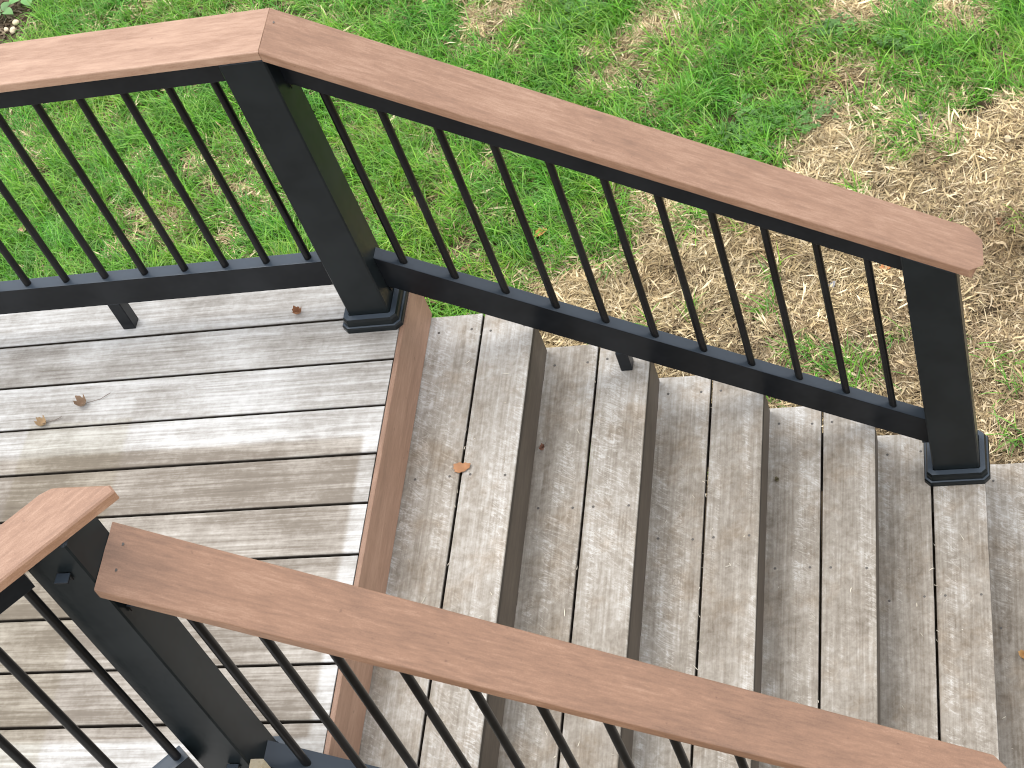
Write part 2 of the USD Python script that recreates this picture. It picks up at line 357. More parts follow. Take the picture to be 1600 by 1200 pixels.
# brown fascia: top riser, its upper arris level with the boards
v, f = plank(1.56, .014, R - .003, r=.003, seg=.05, rough=.0003, seed=50)
v = np.stack([v[:, 1], v[:, 0], v[:, 2]], 1) + np.array([-.007, .128 - 1.56, .0005])
f = f[:, ::-1]
obj('fascia_board', (v, f), fascia_mat, deck, grain=((0, 0, 0), (0, 1, 0), (0, 0, 1), (1, 0, 0), gofs()), tone=.0)
for x in np.arange(-2.9, -.1, .4):
    obj('joist', box_mesh(x - .02, x + .02, -2.45, .125, -.22, -.0262), joist_wood, deck)
obj('rim_joist', box_mesh(-3.2, -.04, .127, .165, -.24, -.0262), joist_wood, deck)
obj('end_joist', box_mesh(-.056, -.0162, -1.44, .125, -.30, -.0262), joist_wood, deck)

# ------------------------------------------------------------------ staircase
stairs = thing('staircase', 'open sided stair of grey two board treads descending from the deck', 'staircase', (.7, -.65, GZ))
YN = -1.44
JN, NO = .1443, .2873


def screw(x, y, z, parent):
    r = .0036
    m = trimesh.creation.cylinder(radius=r, height=.0016, sections=10)
    m.apply_translation((x, y, z))
    obj('screw', m, steel_dark, parent, smooth=False)


for i in range(1, 7):
    z = -i * R
    xa = (i - 1) * T
    for b, (xs, xe) in enumerate(((xa - .010, xa + JN - .0029), (xa + JN + .0029, xa + NO))):
        w = xe - xs
        ye = YE + rng.uniform(-.004, .004)
        v, f = plank(ye - YN, w, .026, r=.0035 if b == 0 else .0055, seg=.035, rough=.0008, cup=.0012, seed=100 + i * 2 + b)
        v = np.stack([(xs + xe) / 2 + v[:, 1], YN + v[:, 0], z + v[:, 2] - .0006], 1)
        f = f[:, ::-1]
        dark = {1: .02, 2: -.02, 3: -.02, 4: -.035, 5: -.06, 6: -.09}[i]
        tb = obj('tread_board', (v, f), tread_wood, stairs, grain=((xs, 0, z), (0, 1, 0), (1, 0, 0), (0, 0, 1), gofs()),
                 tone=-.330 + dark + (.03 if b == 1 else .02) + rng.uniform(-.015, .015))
        for yr in (.066, -.40, -.87):
            for u in ((.036 if b == 0 else .024), w - .024):
                screw((xs + u), yr + rng.uniform(-.006, .006), z + .0002, tb)
    # riser under this tread's nosing
    if i < 6:
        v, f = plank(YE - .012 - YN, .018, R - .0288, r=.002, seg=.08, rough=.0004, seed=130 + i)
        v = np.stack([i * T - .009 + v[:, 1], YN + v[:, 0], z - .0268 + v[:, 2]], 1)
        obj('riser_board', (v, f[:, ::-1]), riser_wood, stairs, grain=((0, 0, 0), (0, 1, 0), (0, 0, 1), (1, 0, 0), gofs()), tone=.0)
for y in (.03, -.66, -1.36):
    # saw tooth stringer, one closed outline per side
    from shapely.geometry import Polygon
    pts = []
    for i in range(1, 7):
        pts += [((i - 1) * T + .004, -i * R - .028), (i * T - .0195, -i * R - .028)]
    pts = [(p, q) for p, q in pts]
    pts += [(6 * T - .0195, -7 * R + .08), (5 * T - .1, -7 * R + .08), (.004, -R - .30)]
    m = trimesh.creation.extrude_polygon(Polygon(pts).buffer(0), .036)
    vv = np.array(m.vertices)
    m = trimesh.Trimesh(np.stack([vv[:, 0], y + .018 - vv[:, 2], vv[:, 1]], 1), m.faces, process=False)
    m.fix_normals()
    obj('stringer', m, joist_wood, stairs, smooth=False)

# ------------------------------------------------------------------ posts
MS = .655   # slope of the stair rails


def post(x0, x1, y0, y1, zb, top, label, slope=0.0, bevel=0.0):
    cx, cy = (x0 + x1) / 2, (y0 + y1) / 2
    t = thing('railing_post', label, 'post', (cx, cy, zb), 'black railing posts' if False else None)
    m = box_mesh(x0, x1, y0, y1, zb, top, r=.0035)
    if bevel:
        m = trimesh.intersections.slice_mesh_plane(m, (.7071, -.7071, 0), (x0 + bevel / 2, y1 - bevel / 2, 0), cap=True)
    m = trimesh.Trimesh(np.array(m.vertices), m.faces, process=False)
    v = np.array(m.vertices)
    v[:, 2] -= (v[:, 2] > (zb + top) / 2) * slope * (v[:, 0] - cx)
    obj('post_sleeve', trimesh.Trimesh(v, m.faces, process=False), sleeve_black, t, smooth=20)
    # skirt: chamfer cornered collar in two steps
    def ring(o, c, z):
        hx, hy = (x1 - x0) / 2 + o, (y1 - y0) / 2 + o
        return [(cx + sx * px, cy + sy * py, z) for sx, sy, px, py in (
            (1, 1, hx - c, hy), (1, 1, hx, hy - c), (1, -1, hx, hy - c), (1, -1, hx - c, hy),
            (-1, -1, hx - c, hy), (-1, -1, hx, hy - c), (-1, 1, hx, hy - c), (-1, 1, hx - c, hy))][::1]
    rings = [ring(.026, .016, zb + .0008), ring(.026, .016, zb + .013), ring(.0235, .015, zb + .017), ring(.0195, .014, zb + .018),
             ring(.0185, .014, zb + .034), ring(.0150, .012, zb + .041), ring(.0015, .004, zb + .0425), ring(.0008, .004, zb + .030)]
    V = np.array(rings).reshape(-1, 3)
    F = []
    for k in range(len(rings) - 1):
        for q in range(8):
            F.append((k * 8 + q, (k + 1) * 8 + q, (k + 1) * 8 + (q + 1) % 8, k * 8 + (q + 1) % 8))
    mm = trimesh.Trimesh(*meshkit.arrays((V, np.array(F)), False)[:2], process=False)
    obj('post_skirt', mm, sleeve_black, t, smooth=15)
    return t


PX0, PX1, PY0, PY1 = -.141, -.030, -.0265, .083
post(PX0, PX1, PY0, PY1, 0.0, .939, 'black square post at the deck corner under the mitred cap')
EX0, EX1 = 1.262, 1.386
cap0 = .967 + MS * -.032    # cap top along the far stair rail: z = cap0 - MS*x
EXc = (EX0 + EX1) / 2
post(EX0, EX1, PY0, PY1, -5 * R, cap0 - MS * EXc - .031, 'black square post at the bottom of the stair, ending the far handrail', MS)
NX0, NX1, NY0, NY1 = -.220, -.105, -1.335, -1.226
post(NX0, NX1, NY0, NY1, 0.0, 1.047, 'black square post in the lower left where two rails meet', bevel=.05)


# the post that ends the near handrail, below the picture's edge
post(1.262, 1.386, -1.35, -1.238, -5 * R, .923 - .655 * (1.324 + .105) - .031, 'black square post ending the near handrail at the stair foot', MS)

# ------------------------------------------------------------------ railings
def slope_shift(v, m, x0):
    v = v.copy(); v[:, 2] -= m * (v[:, 0] - x0); return v


def cap_mesh(x0, x1, yc0, w0, w1, m, zt, ch0=0.0, ch1=0.0, yaw=0.0, thick=.026, seed=0):
    """Cap board from x0 to x1, sheared down the slope; ends plumb, corners of the end clipped by ch."""
    v, f = plank(1.0, 1.0, thick, r=.0042, seg=1 / 44, rough=0, rs=3)
    # plank of unit width has its radius scaled with it, so rebuild at the true width
    v, f = plank(x1 - x0, w0, thick, r=.0042, seg=.034, rough=.00035, rs=3, seed=seed)
    s = np.clip(v[:, 0] / (x1 - x0), 0, 1)
    v[:, 1] *= 1 + s * (w1 / w0 - 1)
    a = np.abs(v[:, 1]) / ((w0 + s * (w1 - w0)) / 2)
    if ch1:
        L = x1 - x0
        end = L - ch1 * np.clip((a - .62) / .38, 0, 1)
        v[:, 0] = np.minimum(v[:, 0], end)
    if ch0:
        v[:, 0] = np.maximum(v[:, 0], ch0 * np.clip((a - .62) / .38, 0, 1))
    v[:, 1] += yc0 + yaw * v[:, 0]
    v[:, 2] += zt - m * v[:, 0]
    v[:, 0] += x0
    return v, f


def bar(p0, p1, w, h, r=.0025):
    """Rail of width w and height h along p0 -> p1 (its top centre line); ends plumb, sides upright."""
    p0, p1 = np.array(p0, float), np.array(p1, float)
    d = p1 - p0; L = np.hypot(d[0], d[1])
    v, f = plank(L, w, h, r=r, seg=max(L / 24, .03), rough=0, rs=2)
    s = v[:, :1] / L
    hd = np.array([d[0] / L, d[1] / L, 0]); nd = np.array([-hd[1], hd[0], 0])
    return p0 + s * d + v[:, 1:2] * nd + np.array([0, 0, 1.0]) * v[:, 2:3], f


def bracket(p, outward, parent):
    """Small angle bracket with a round bolt head under a rail, against a post face."""
    p, o = np.array(p, float), np.array(outward, float)
    side = np.array([-o[1], o[0], 0])
    def blk(a0, a1, b0, b1, c0, c1):
        m = box_mesh(a0, a1, b0, b1, c0, c1, r=.001)
        v = np.array(m.vertices)
        return trimesh.Trimesh(p + v[:, :1] * o + v[:, 1:2] * side + v[:, 2:3] * np.array([0, 0, 1.0]), m.faces, process=False)
    m = cat([blk(.0005, .022, -.014, .014, -.005, -.0005), blk(.0005, .004, -.012, .012, -.022, -.004)])
    m.fix_normals()
    b = obj('rail_bracket', m, tube_black, parent, smooth=15)
    hd = trimesh.creation.icosphere(subdivisions=2, radius=.0062)
    hd.apply_translation(p + o * .006 + np.array([0, 0, -.013]))
    obj('bolt_head', hd, tube_black, b, smooth=True)


def baluster(x, y, zb, zt, parent, r=.0098):
    m = cyl((x, y, zb - .004), (x, y, zt + .004), r, 16)
    obj('baluster', m, tube_black, parent, smooth=40)


RY = .043      # centre line of the far rails
SP = .1143
# --- level section along the far edge of the deck
t = thing('railing_section', 'level railing along the far deck edge, left of the corner post', 'railing', (-1.0, RY, 0))
v, f = cap_mesh(-3.2, -.0325, .0405, .143, .143, 0, .967, seed=3)
obj('cap_board', (v, f), composite, t, grain=((0, 0, 0), (1, 0, 0), (0, 1, 0), (0, 0, 1), gofs()), tone=.14)
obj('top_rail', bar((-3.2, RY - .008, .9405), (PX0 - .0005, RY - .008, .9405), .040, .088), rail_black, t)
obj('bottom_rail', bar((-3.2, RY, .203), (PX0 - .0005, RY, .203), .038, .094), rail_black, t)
xb = -.208
while xb > -3.1:
    baluster(xb, RY, .203, .853, t); xb -= SP
fb = box_mesh(-.815, -.778, RY - .018, RY + .018, .0008, .1095)
obj('support_block', fb, rail_black, t, smooth=15)
for z in (.852,):
    bracket((PX0 - .001, RY - .008, z), (-1, 0, 0), t)
# --- stair section along the far side of the stair
t = thing('railing_section', 'sloping railing on the far side of the stair, grass behind it', 'railing', (.6, RY, -.3))
v, f = cap_mesh(-.0315, 1.449, .0405, .143, .139, MS, cap0 + MS * .0315, ch1=.034, thick=.030, seed=4)
cap = obj('cap_board', (v, f), composite, t, grain=((0, 0, cap0), (.836, 0, -.548), (0, 1, 0), (.548, 0, .836), gofs()), tone=-.01)
tr0 = .808 + .085
zc = lambda x: cap0 - MS * x - .0305
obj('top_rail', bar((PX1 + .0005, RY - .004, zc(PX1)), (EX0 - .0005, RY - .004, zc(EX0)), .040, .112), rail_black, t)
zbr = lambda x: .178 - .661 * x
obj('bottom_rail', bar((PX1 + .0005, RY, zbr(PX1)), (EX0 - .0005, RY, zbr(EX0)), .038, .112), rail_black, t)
for k in range(11):
    x = .034 + .1143 * k
    baluster(x, RY, zbr(x) - .004, zc(x) - .108, t)
obj('support_block', box_mesh(.490, .522, RY - .018, RY + .018, -2 * R + .0008, zbr(.506) - .112), rail_black, t, smooth=15)
bracket((PX1 + .001, RY - .004, zc(PX1) - .118), (1, 0, 0), t)
bracket((PX1 + .001, RY - .002, zbr(PX1) - .118), (1, 0, 0), t)
bracket((EX0 - .001, RY - .002, zbr(EX0) - .106), (-1, 0, 0), t)
for x, dy in ((-.018, .03),):
    m = trimesh.creation.cylinder(radius=.0032, height=.001, sections=8); m.apply_translation((x, dy + .04, cap0 - MS * x + .0004)); obj('screw', m, steel_dark, cap, smooth=False)
# --- near stair section
NYC = -1.278
t = thing('railing_section', 'sloping railing nearest the viewer, crossing in front of the treads', 'railing', (.6, NYC, -.3))
NX_END, NZ = 1.447, .923
v, f = cap_mesh(-.1045, NX_END, -1.205 - .0735, .147, .131, MS, NZ, ch1=.034, yaw=-.0095, thick=.030, seed=5)
cap = obj('cap_board', (v, f), composite, t, grain=((0, 0, NZ), (.836, 0, -.548), (0, 1, 0), (.548, 0, .836), gofs()), tone=-.07)
for y in (-1.247, -1.302):
    m = trimesh.creation.cylinder(radius=.0035, height=.001, sections=8); m.apply_translation((-.080, y, NZ - MS * .0245 + .0005)); obj('screw', m, steel_dark, cap, smooth=False)
ncz = lambda x: NZ - MS * (x + .105) - .0305
nyw = lambda x: NYC - .0095 * (x + .105)
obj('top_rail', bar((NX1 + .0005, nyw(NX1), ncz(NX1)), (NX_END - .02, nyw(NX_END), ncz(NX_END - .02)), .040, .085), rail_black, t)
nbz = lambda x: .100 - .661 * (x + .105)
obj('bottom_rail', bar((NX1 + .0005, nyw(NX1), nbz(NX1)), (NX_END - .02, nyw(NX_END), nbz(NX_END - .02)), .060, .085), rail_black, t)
for k in range(18):
    x = -.028 + .1187 * k
    if x < NX_END - .05:
        baluster(x, nyw(x), nbz(x) - .003, ncz(x) - .082, t)
bracket((NX1 + .001, nyw(0) - .025, ncz(NX1) - .088), (1, 0, 0), t)
# --- near level section, running off diagonally
t = thing('railing_section', 'level railing cut off by the lower left corner of the photo', 'railing', (-.5, -1.6, 0))
dd = np.array([-.7071, -.7071]); nn = np.array([-.7071, .7071])
ZC = 1.075
far0, near0 = np.array([-.171, -1.232]), np.array([-.0195, -1.243])
Lc = 1.5
poly = [(-.136, -1.2265), (-.150, -1.2275), (-.171, -1.240), tuple(far0 + dd * Lc + np.array([-.01, -.02])), tuple(near0 + dd * Lc), (-.0195, -1.243), (-.033, -1.2285)]
from shapely.geometry import Polygon
pg = Polygon(poly).buffer(-.003).buffer(.003, quad_segs=3)
top = trimesh.creation.extrude_polygon(pg.buffer(-.0035), .0265)
mid = trimesh.creation.extrude_polygon(pg, .0195)
top.apply_translation((0, 0, ZC - .0265)); mid.apply_translation((0, 0, ZC - .023))
hull = trimesh.convex.convex_hull(np.vstack([top.vertices, mid.vertices]))
obj('cap_board', hull, composite, t, grain=((0, 0, ZC), (-.7071, -.7071, 0), (-.7071, .7071, 0), (0, 0, 1), gofs()), tone=.05, smooth=25)
lc = np.array([-.1480, -1.2860])
s0 = (NY0 - lc[1]) / dd[1] + .001
P = lambda s, z: (*(lc + dd * s), z)
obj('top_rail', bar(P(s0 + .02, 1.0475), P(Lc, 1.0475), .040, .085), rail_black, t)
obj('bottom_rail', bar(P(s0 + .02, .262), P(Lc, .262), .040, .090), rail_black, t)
for k in range(12):
    s = .108 + .110 * k
    baluster(*(lc + dd * s), .260, .966, t)
bracket((-.150, NY0 - .001, .962), (0, -1, 0), t)
bracket((-.140, NY0 - .001, .170), (0, -1, 0), t)

# raw offcut of timber standing by the near post
v, f = plank(.175, .030, .022, r=.0015, seg=.03, rough=.0006, seed=77)
v = np.stack([-.083 + v[:, 1], -1.330 + v[:, 2], .001 + v[:, 0]], 1)
tag(obj('timber_offcut', (v, f), raw_wood, grain=((0, 0, 0), (0, 0, 1), (1, 0, 0), (0, 1, 0), gofs()), tone=.1),
    'small raw timber offcut beside the near post at the bottom edge', 'wood block')

# ------------------------------------------------------------------ grass
def blade(base_p, az, length, width, lean, curl, segs=3, twist=0.0):
    """One blade as a tapering bent strip."""
    d = np.array([math.cos(az), math.sin(az), 0]); s = np.array([-d[1], d[0], 0])
    pts, ang, p = [], lean, np.array(base_p, float)
    st = length / segs
    vs = []
    for k in range(segs + 1):
        w = width * (1 - .75 * (k / segs) ** 2) * (.7 if k == 0 else 1)
        tw = twist * k / segs
        ss = s * math.cos(tw) + np.array([0, 0, 1]) * math.sin(tw)
        if k < segs:
            vs += [p - ss * w / 2, p + ss * w / 2]
        else:
            vs.append(p)
        p = p + st * (d * math.sin(ang) + np.array([0, 0, math.cos(ang)]))
        ang += curl / segs
    fs = []
    for k in range(segs - 1):
        a = 2 * k
        fs += [(a, a + 1, a + 3), (a, a + 3, a + 2)]
    a = 2 * (segs - 1)
    fs.append((a, a + 1, a + 2))
    return np.array(vs), np.array(fs)


def tuft(seed, n, rad, lmin, lmax, wid, lean0, lean1, palette, flat=False, bias=None):
    r = np.random.default_rng(seed)
    V, F, C, o = [], [], [], 0
    for kk in range(n):
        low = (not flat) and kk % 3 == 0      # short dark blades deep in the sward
        a, q = r.uniform(0, 2 * math.pi), rad * math.sqrt(r.uniform())
        bp = (q * math.cos(a), q * math.sin(a), r.uniform(-.004, .0) if not flat else r.uniform(.0, .014))
        az = r.uniform(0, 2 * math.pi) if bias is None else bias + r.normal(0, 1.0)
        if flat:
            v, f = blade(bp, az, r.uniform(lmin, lmax), wid * r.uniform(.6, 1.3), r.uniform(1.05, 1.6), r.uniform(-.5, .9), 3, r.uniform(-1.2, 1.2))
            # curl sideways
            v[:, :2] += np.outer(np.linspace(0, 1, len(v)) ** 2, r.normal(0, .014, 2))
            v[:, 2] = np.maximum(v[:, 2], .0005)
        else:
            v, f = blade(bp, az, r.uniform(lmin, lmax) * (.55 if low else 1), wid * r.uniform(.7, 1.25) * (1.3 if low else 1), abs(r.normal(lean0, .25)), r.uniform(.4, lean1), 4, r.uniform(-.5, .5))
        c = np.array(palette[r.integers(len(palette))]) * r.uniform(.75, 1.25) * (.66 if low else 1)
        h = np.clip((v[:, 2:3]) / .06, 0, 1)
        V.append(v); F.append(f + o); C.append(np.tile(c, (len(v), 1))); o += len(v)
    return np.vstack(V), np.vstack(F), np.vstack(C)


G1 = [(.095, .275, .014), (.125, .32, .016), (.165, .37, .024), (.070, .215, .014), (.19, .39, .045), (.105, .285, .018), (.080, .24, .016), (.20, .33, .05)]
S1 = [(.42, .32, .18), (.50, .395, .235), (.34, .255, .14), (.26, .19, .105), (.58, .47, .31), (.19, .135, .075), (.15, .105, .06), (.30, .22, .13)]


S2 = [(.50, .395, .225), (.58, .47, .285), (.43, .33, .18), (.66, .55, .36), (.33, .25, .135), (.26, .19, .10), (.54, .43, .24)]


def inside(poly, x, y):
    import shapely
    return shapely.contains_xy(Polygon(poly), x, y)


MAIN = [(.26, 1.40), (.33, 1.27), (.32, 1.14), (.16, 1.07), (.03, 1.03), (-.12, .93), (-.09, .69), (.4, .10), (.76, -.3), (3.4, -.6), (3.4, 1.6), (1.78, 1.72), (1.57, 1.70), (1.43, 1.64), (1.32, 1.70),
        (1.22, 1.77), (1.16, 1.88), (1.04, 1.94), (.90, 1.80), (.86, 1.60), (.80, 1.46), (.66, 1.42), (.51, 1.42)]
PATCH = [[(.46, 2.28), (.40, 2.11), (.32, 1.93), (.14, 1.97), (.24, 2.16), (.30, 2.31)],
         [(.82, 2.20), (1.01, 2.30), (1.27, 2.24), (1.23, 2.09), (1.04, 2.00), (.86, 2.07)],
         [(1.36, 2.20), (1.53, 2.18), (1.52, 1.94), (1.40, 1.93)], [(-.44, 2.28), (-.27, 2.47), (-.09, 2.45), (-.20, 2.31), (-.32, 2.22)],
         [(-1.90, 2.07), (-1.80, 2.09), (-1.74, 1.98), (-1.84, 1.95)], [(-1.52, 1.54), (-1.40, 1.53), (-1.36, 1.34), (-1.46, 1.30)]]
SPOTS = [(1.0, .54, .075, .5), (.92, .50, .06, .35), (1.18, 1.80, .05, .7), (1.19, 1.68, .04, .6), (1.07, 1.64, .07, .35), (1.45, 1.70, .11, .5), (1.35, 1.92, .12, .7), (1.22, 1.5, .06, .4), (.03, .52, .09, .8), (.36, .33, .08, .7),
         (.83, .27, .06, .6), (.93, .22, .06, .4), (1.33, 1.60, .08, .5), (1.68, 1.80, .17, .6), (.55, 1.30, .10, .3)]
MULCH = [(-3.6, 3.3), (-2.30, 2.92), (-2.36, 2.70), (-2.40, 2.55), (-2.45, 2.40), (-3.6, 2.2)]


def straw_amount(x, y):
    """0 = lush green, 1 = dead grass."""
    P = np.stack([x * 9, y * 9, np.zeros_like(x)], 1)
    wx = x + .07 * np.asarray(meshkit.fbm(P)); wy = y + .07 * np.asarray(meshkit.fbm(P + 40))
    s = inside(MAIN, wx, wy).astype(float)
    for p in PATCH:
        s = np.maximum(s, inside(p, wx, wy) * .9)
    for cx, cy, r, a in SPOTS:
        s = np.where((wx - cx) ** 2 + (wy - cy) ** 2 < r * r, np.minimum(s, 1 - a), s)
    n = np.asarray(meshkit.fbm(np.stack([x * 3.1, y * 3.1, np.full_like(x, 7.7)], 1)))
    s = np.maximum(s, np.clip((n - .34) * 1.6, 0, .5))
    return s


def scatter(per_m2, box, seed):
    r = np.random.default_rng(seed)
    x0, x1, y0, y1 = box
    n = int(per_m2 * (x1 - x0) * (y1 - y0))
    x, y = r.uniform(x0, x1, n), r.uniform(y0, y1, n)
    keep = ~((x < .0) & (y < .185)) & ~((x > -.05) & (x < 1.70) & (y < YE + .015)) & ~inside(MULCH, x, y)
    return x[keep], y[keep], r


def instancer(name, protos, mat, x, y, r, label, category, smin, smax, dz=0.0, tilt=.12, flow=False, pick=None):
    root = UsdGeom.PointInstancer.Define(stage, f'/World/{name}')
    ps = []
    for k, (v, f, c) in enumerate(protos):
        path = f'/World/{name}/clump_{k:03d}' if k else f'/World/{name}/clump'
        m = UsdGeom.Mesh.Define(stage, path)
        m.CreatePointsAttr(Vt.Vec3fArray.FromNumpy(v.astype(np.float32)))
        m.CreateFaceVertexCountsAttr(Vt.IntArray.FromNumpy(np.full(len(f), 3, np.int32)))
        m.CreateFaceVertexIndicesAttr(Vt.IntArray.FromNumpy(f.astype(np.int32).ravel()))
        m.CreateSubdivisionSchemeAttr('none')
        UsdGeom.PrimvarsAPI(m).CreatePrimvar('tint', Sdf.ValueTypeNames.Color3fArray, 'vertex').Set(Vt.Vec3fArray.FromNumpy(c.astype(np.float32)))
        UsdShade.MaterialBindingAPI.Apply(m.GetPrim()).Bind(mat)
        ps.append(Sdf.Path(path))
    root.CreatePrototypesRel().SetTargets(ps)
    n = len(x)
    root.CreateProtoIndicesAttr(Vt.IntArray.FromNumpy((r.integers(0, len(protos), n) if pick is None else pick).astype(np.int32)))
    pos = np.stack([x, y, ground_z(x, y) + dz], 1)
    root.CreatePositionsAttr(Vt.Vec3fArray.FromNumpy(pos.astype(np.float32)))
    az = r.uniform(0, 2 * math.pi, n) if not flow else 2.5 * np.asarray(meshkit.fbm(np.stack([x * 2.2, y * 2.2, 0 * x + 3.3], 1))) * 2 + r.normal(0, .8, n)
    tx = r.normal(0, tilt, n); ty = r.normal(0, tilt, n)
    q = []
    for a_, b_, c_ in zip(az, tx, ty):
        g = (Gf.Rotation(Gf.Vec3d(0, 0, 1), math.degrees(a_)) * Gf.Rotation(Gf.Vec3d(1, 0, 0), math.degrees(b_)) * Gf.Rotation(Gf.Vec3d(0, 1, 0), math.degrees(c_))).GetQuat()
        q.append(Gf.Quath(g.GetReal(), *[float(t) for t in g.GetImaginary()]))
    root.CreateOrientationsAttr(Vt.QuathArray(q))
    s = r.uniform(smin, smax, n)
    root.CreateScalesAttr(Vt.Vec3fArray.FromNumpy(np.stack([s, s, s * r.uniform(.8, 1.15, n)], 1).astype(np.float32)))
    tag(root.GetPrim(), label, category, None, 'stuff')


BOX = (-3.7, 3.0, .10, 3.9)
x, y, r = scatter(980, BOX, 11)
s = straw_amount(x + r.normal(0, .035, len(x)), y + r.normal(0, .035, len(x)))
keep = r.uniform(size=len(x)) > np.clip(s * 1.06, 0, .985)
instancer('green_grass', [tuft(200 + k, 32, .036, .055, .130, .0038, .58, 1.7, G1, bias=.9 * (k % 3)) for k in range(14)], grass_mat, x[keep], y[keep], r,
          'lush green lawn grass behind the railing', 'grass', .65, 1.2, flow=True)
x, y, r = scatter(900, BOX, 12)
s = straw_amount(x, y)
keep = r.uniform(size=len(x)) < np.clip(s * 1.05 - .03, 0, 1)
brown = 1 / (1 + np.exp(-((x - .95) * 3.2 - (y - 1.0) * 4.0) * 1.6 + .4 * r.normal(size=len(x))))
pick = np.where(r.uniform(size=len(x)) < .12 + .8 * brown, r.integers(10, 20, len(x)), r.integers(0, 10, len(x)))
instancer('dead_grass', [tuft(300 + k, 70, .048, .018, .074, .0015, 1.38, .5, S2, flat=True) for k in range(10)]
          + [tuft(330 + k, 72, .048, .014, .052, .0014, 1.38, .5, S1, flat=True) for k in range(10)], straw_mat, x[keep], y[keep], r,
          'dry straw coloured dead grass beside the lower stair', 'dead grass', .75, 1.2, pick=pick[keep])


def trefoil(seed):
    r = np.random.default_rng(seed)
    V, F, C, o = [], [], [], 0
    for _ in range(9):
        a, q, h = r.uniform(0, 6.28), .05 * math.sqrt(r.uniform()), r.uniform(.02, .05)
        c0 = np.array([q * math.cos(a), q * math.sin(a), h])
        az = r.uniform(0, 6.28); col = np.array([.085, .20, .035]) * r.uniform(.8, 1.4)
        for k in range(3):
            b = az + k * 2.094
            e = np.array([math.cos(b), math.sin(b), r.uniform(-.1, .25)]); t_ = np.array([-math.sin(b), math.cos(b), 0])
            L = r.uniform(.010, .016)
            v = np.array([c0, c0 + e * L * .5 + t_ * L * .45, c0 + e * L * .95 + t_ * L * .35, c0 + e * L * .9, c0 + e * L * .95 - t_ * L * .35, c0 + e * L * .5 - t_ * L * .45])
            V.append(v); F.append(np.array([(0, 5, 4), (0, 4, 3), (0, 3, 2), (0, 2, 1)]) + o); C.append(np.tile(col, (6, 1))); o += 6
    return np.vstack(V), np.vstack(F), np.vstack(C)


r = np.random.default_rng(21)
cx_, cy_ = [], []
for (mx, my, sd, n) in ((.755, 1.60, .085, 20), (.66, 1.52, .07, 10), (.94, 2.0, .05, 8), (0.0, 2.28, .07, 12), (.05, 2.25, .05, 6), (1.17, 1.9, .04, 6)):
    cx_.append(r.normal(mx, sd, n)); cy_.append(r.normal(my, sd * .7, n))
instancer('clover', [trefoil(400 + k) for k in range(5)], plant_mat, np.concatenate(cx_), np.concatenate(cy_), r, 'small leaved clover growing among the lawn grass', 'clover', .7, 1.0, dz=.012)


# ------------------------------------------------------------------ mulch corner, seedlings, pebbles
def gz1(x, y): return float(ground_z(np.array([x]), np.array([y]))[0])


def chip(r):
    m = box_mesh(-.5, .5, -.5, .5, -.5, .5, r=.18)
    v = np.array(m.vertices) * np.array([r.uniform(.015, .045), r.uniform(.005, .011), r.uniform(.002, .005)])
    v[:, 2] += .15 * r.normal() * v[:, 0] ** 2 / .03
    return v, np.array(m.faces), np.tile(np.array([(.10, .07, .045), (.16, .12, .08), (.22, .17, .12), (.07, .05, .035)][r.integers(4)]) * r.uniform(.8, 1.2), (len(v), 1))


r = np.random.default_rng(31)
mx = r.uniform(-3.0, -2.3, 1500); my = r.uniform(2.25, 3.2, 1500)
kp = inside(MULCH, mx, my)
instancer('bark_mulch', [chip(r) for _ in range(12)], straw_mat, mx[kp], my[kp], r, 'brown bark mulch in the top left corner beside the lawn', 'mulch', .8, 1.3, dz=.006, tilt=.4)


def seedling(x, y, rot, sc, label, col):
    z = gz1(x, y)
    t = thing('seedling', label, 'weed', (x, y, z))
    n = 4
    for k in range(n):
        b = rot + k * 6.283 / n + .2 * math.sin(k * 3)
        e = np.array([math.cos(b), math.sin(b), 0]); s_ = np.array([-e[1], e[0], 0])
        L, W = .048 * sc * (1 - .12 * (k % 2)), .036 * sc
        V = []
        us = np.linspace(0, 1, 7)
        for u in us:
            w = W / 2 * math.sin(math.pi * min(1, u * .93 + .06)) ** .7
            h = .030 * sc + .012 * math.sin(u * 2.6) - .012 * u * u
            cc = np.array([x, y, z + h]) + e * (.008 + L * u)
            V += [cc - s_ * w + np.array([0, 0, .005]), cc, cc + s_ * w + np.array([0, 0, .005])]
        F = []
        for q in range(6):
            a_ = q * 3
            F += [(a_, a_ + 3, a_ + 4), (a_, a_ + 4, a_ + 1), (a_ + 1, a_ + 4, a_ + 5), (a_ + 1, a_ + 5, a_ + 2)]
        V = np.array(V)
        obj('leaf', (V, np.array(F)), plant_mat, t, smooth=True, tint=np.tile(np.array(col) * (1 + .15 * (k % 2)), (len(V), 1)))
    obj('stem', cyl((x, y, z - .01), (x, y, z + .034 * sc), .0022, 7), leaf_stem, t)


leaf_stem = M('green_stem', {'p': ('principled_bsdf', {'base_color': (.10, .2, .05), 'roughness': .6})}, [])
seedling(-2.443, 2.772, .5, 1.5, 'bright green broad leaved seedling at the mulch edge', (.16, .36, .10))
seedling(-2.535, 2.70, 1.2, 1.2, 'smaller pale green seedling by the left photo edge', (.15, .30, .10))


def pebble(x, y, s, label, seed):
    m = trimesh.creation.icosphere(subdivisions=2, radius=1.0)
    v = np.array(m.vertices)
    v = v * (1 + .18 * np.asarray(meshkit.fbm(v * 1.4 + seed)))[:, None] * np.array(s)
    z = gz1(x, y)
    a_ = seed * 1.1
    v = np.stack([v[:, 0] * math.cos(a_) - v[:, 1] * math.sin(a_), v[:, 0] * math.sin(a_) + v[:, 1] * math.cos(a_), v[:, 2]], 1) + np.array([x, y, z + s[2] * .6 + .006])
    tag(obj('pebble', (v, np.array(m.faces)), stone_mat, smooth=True), label, 'pebble')


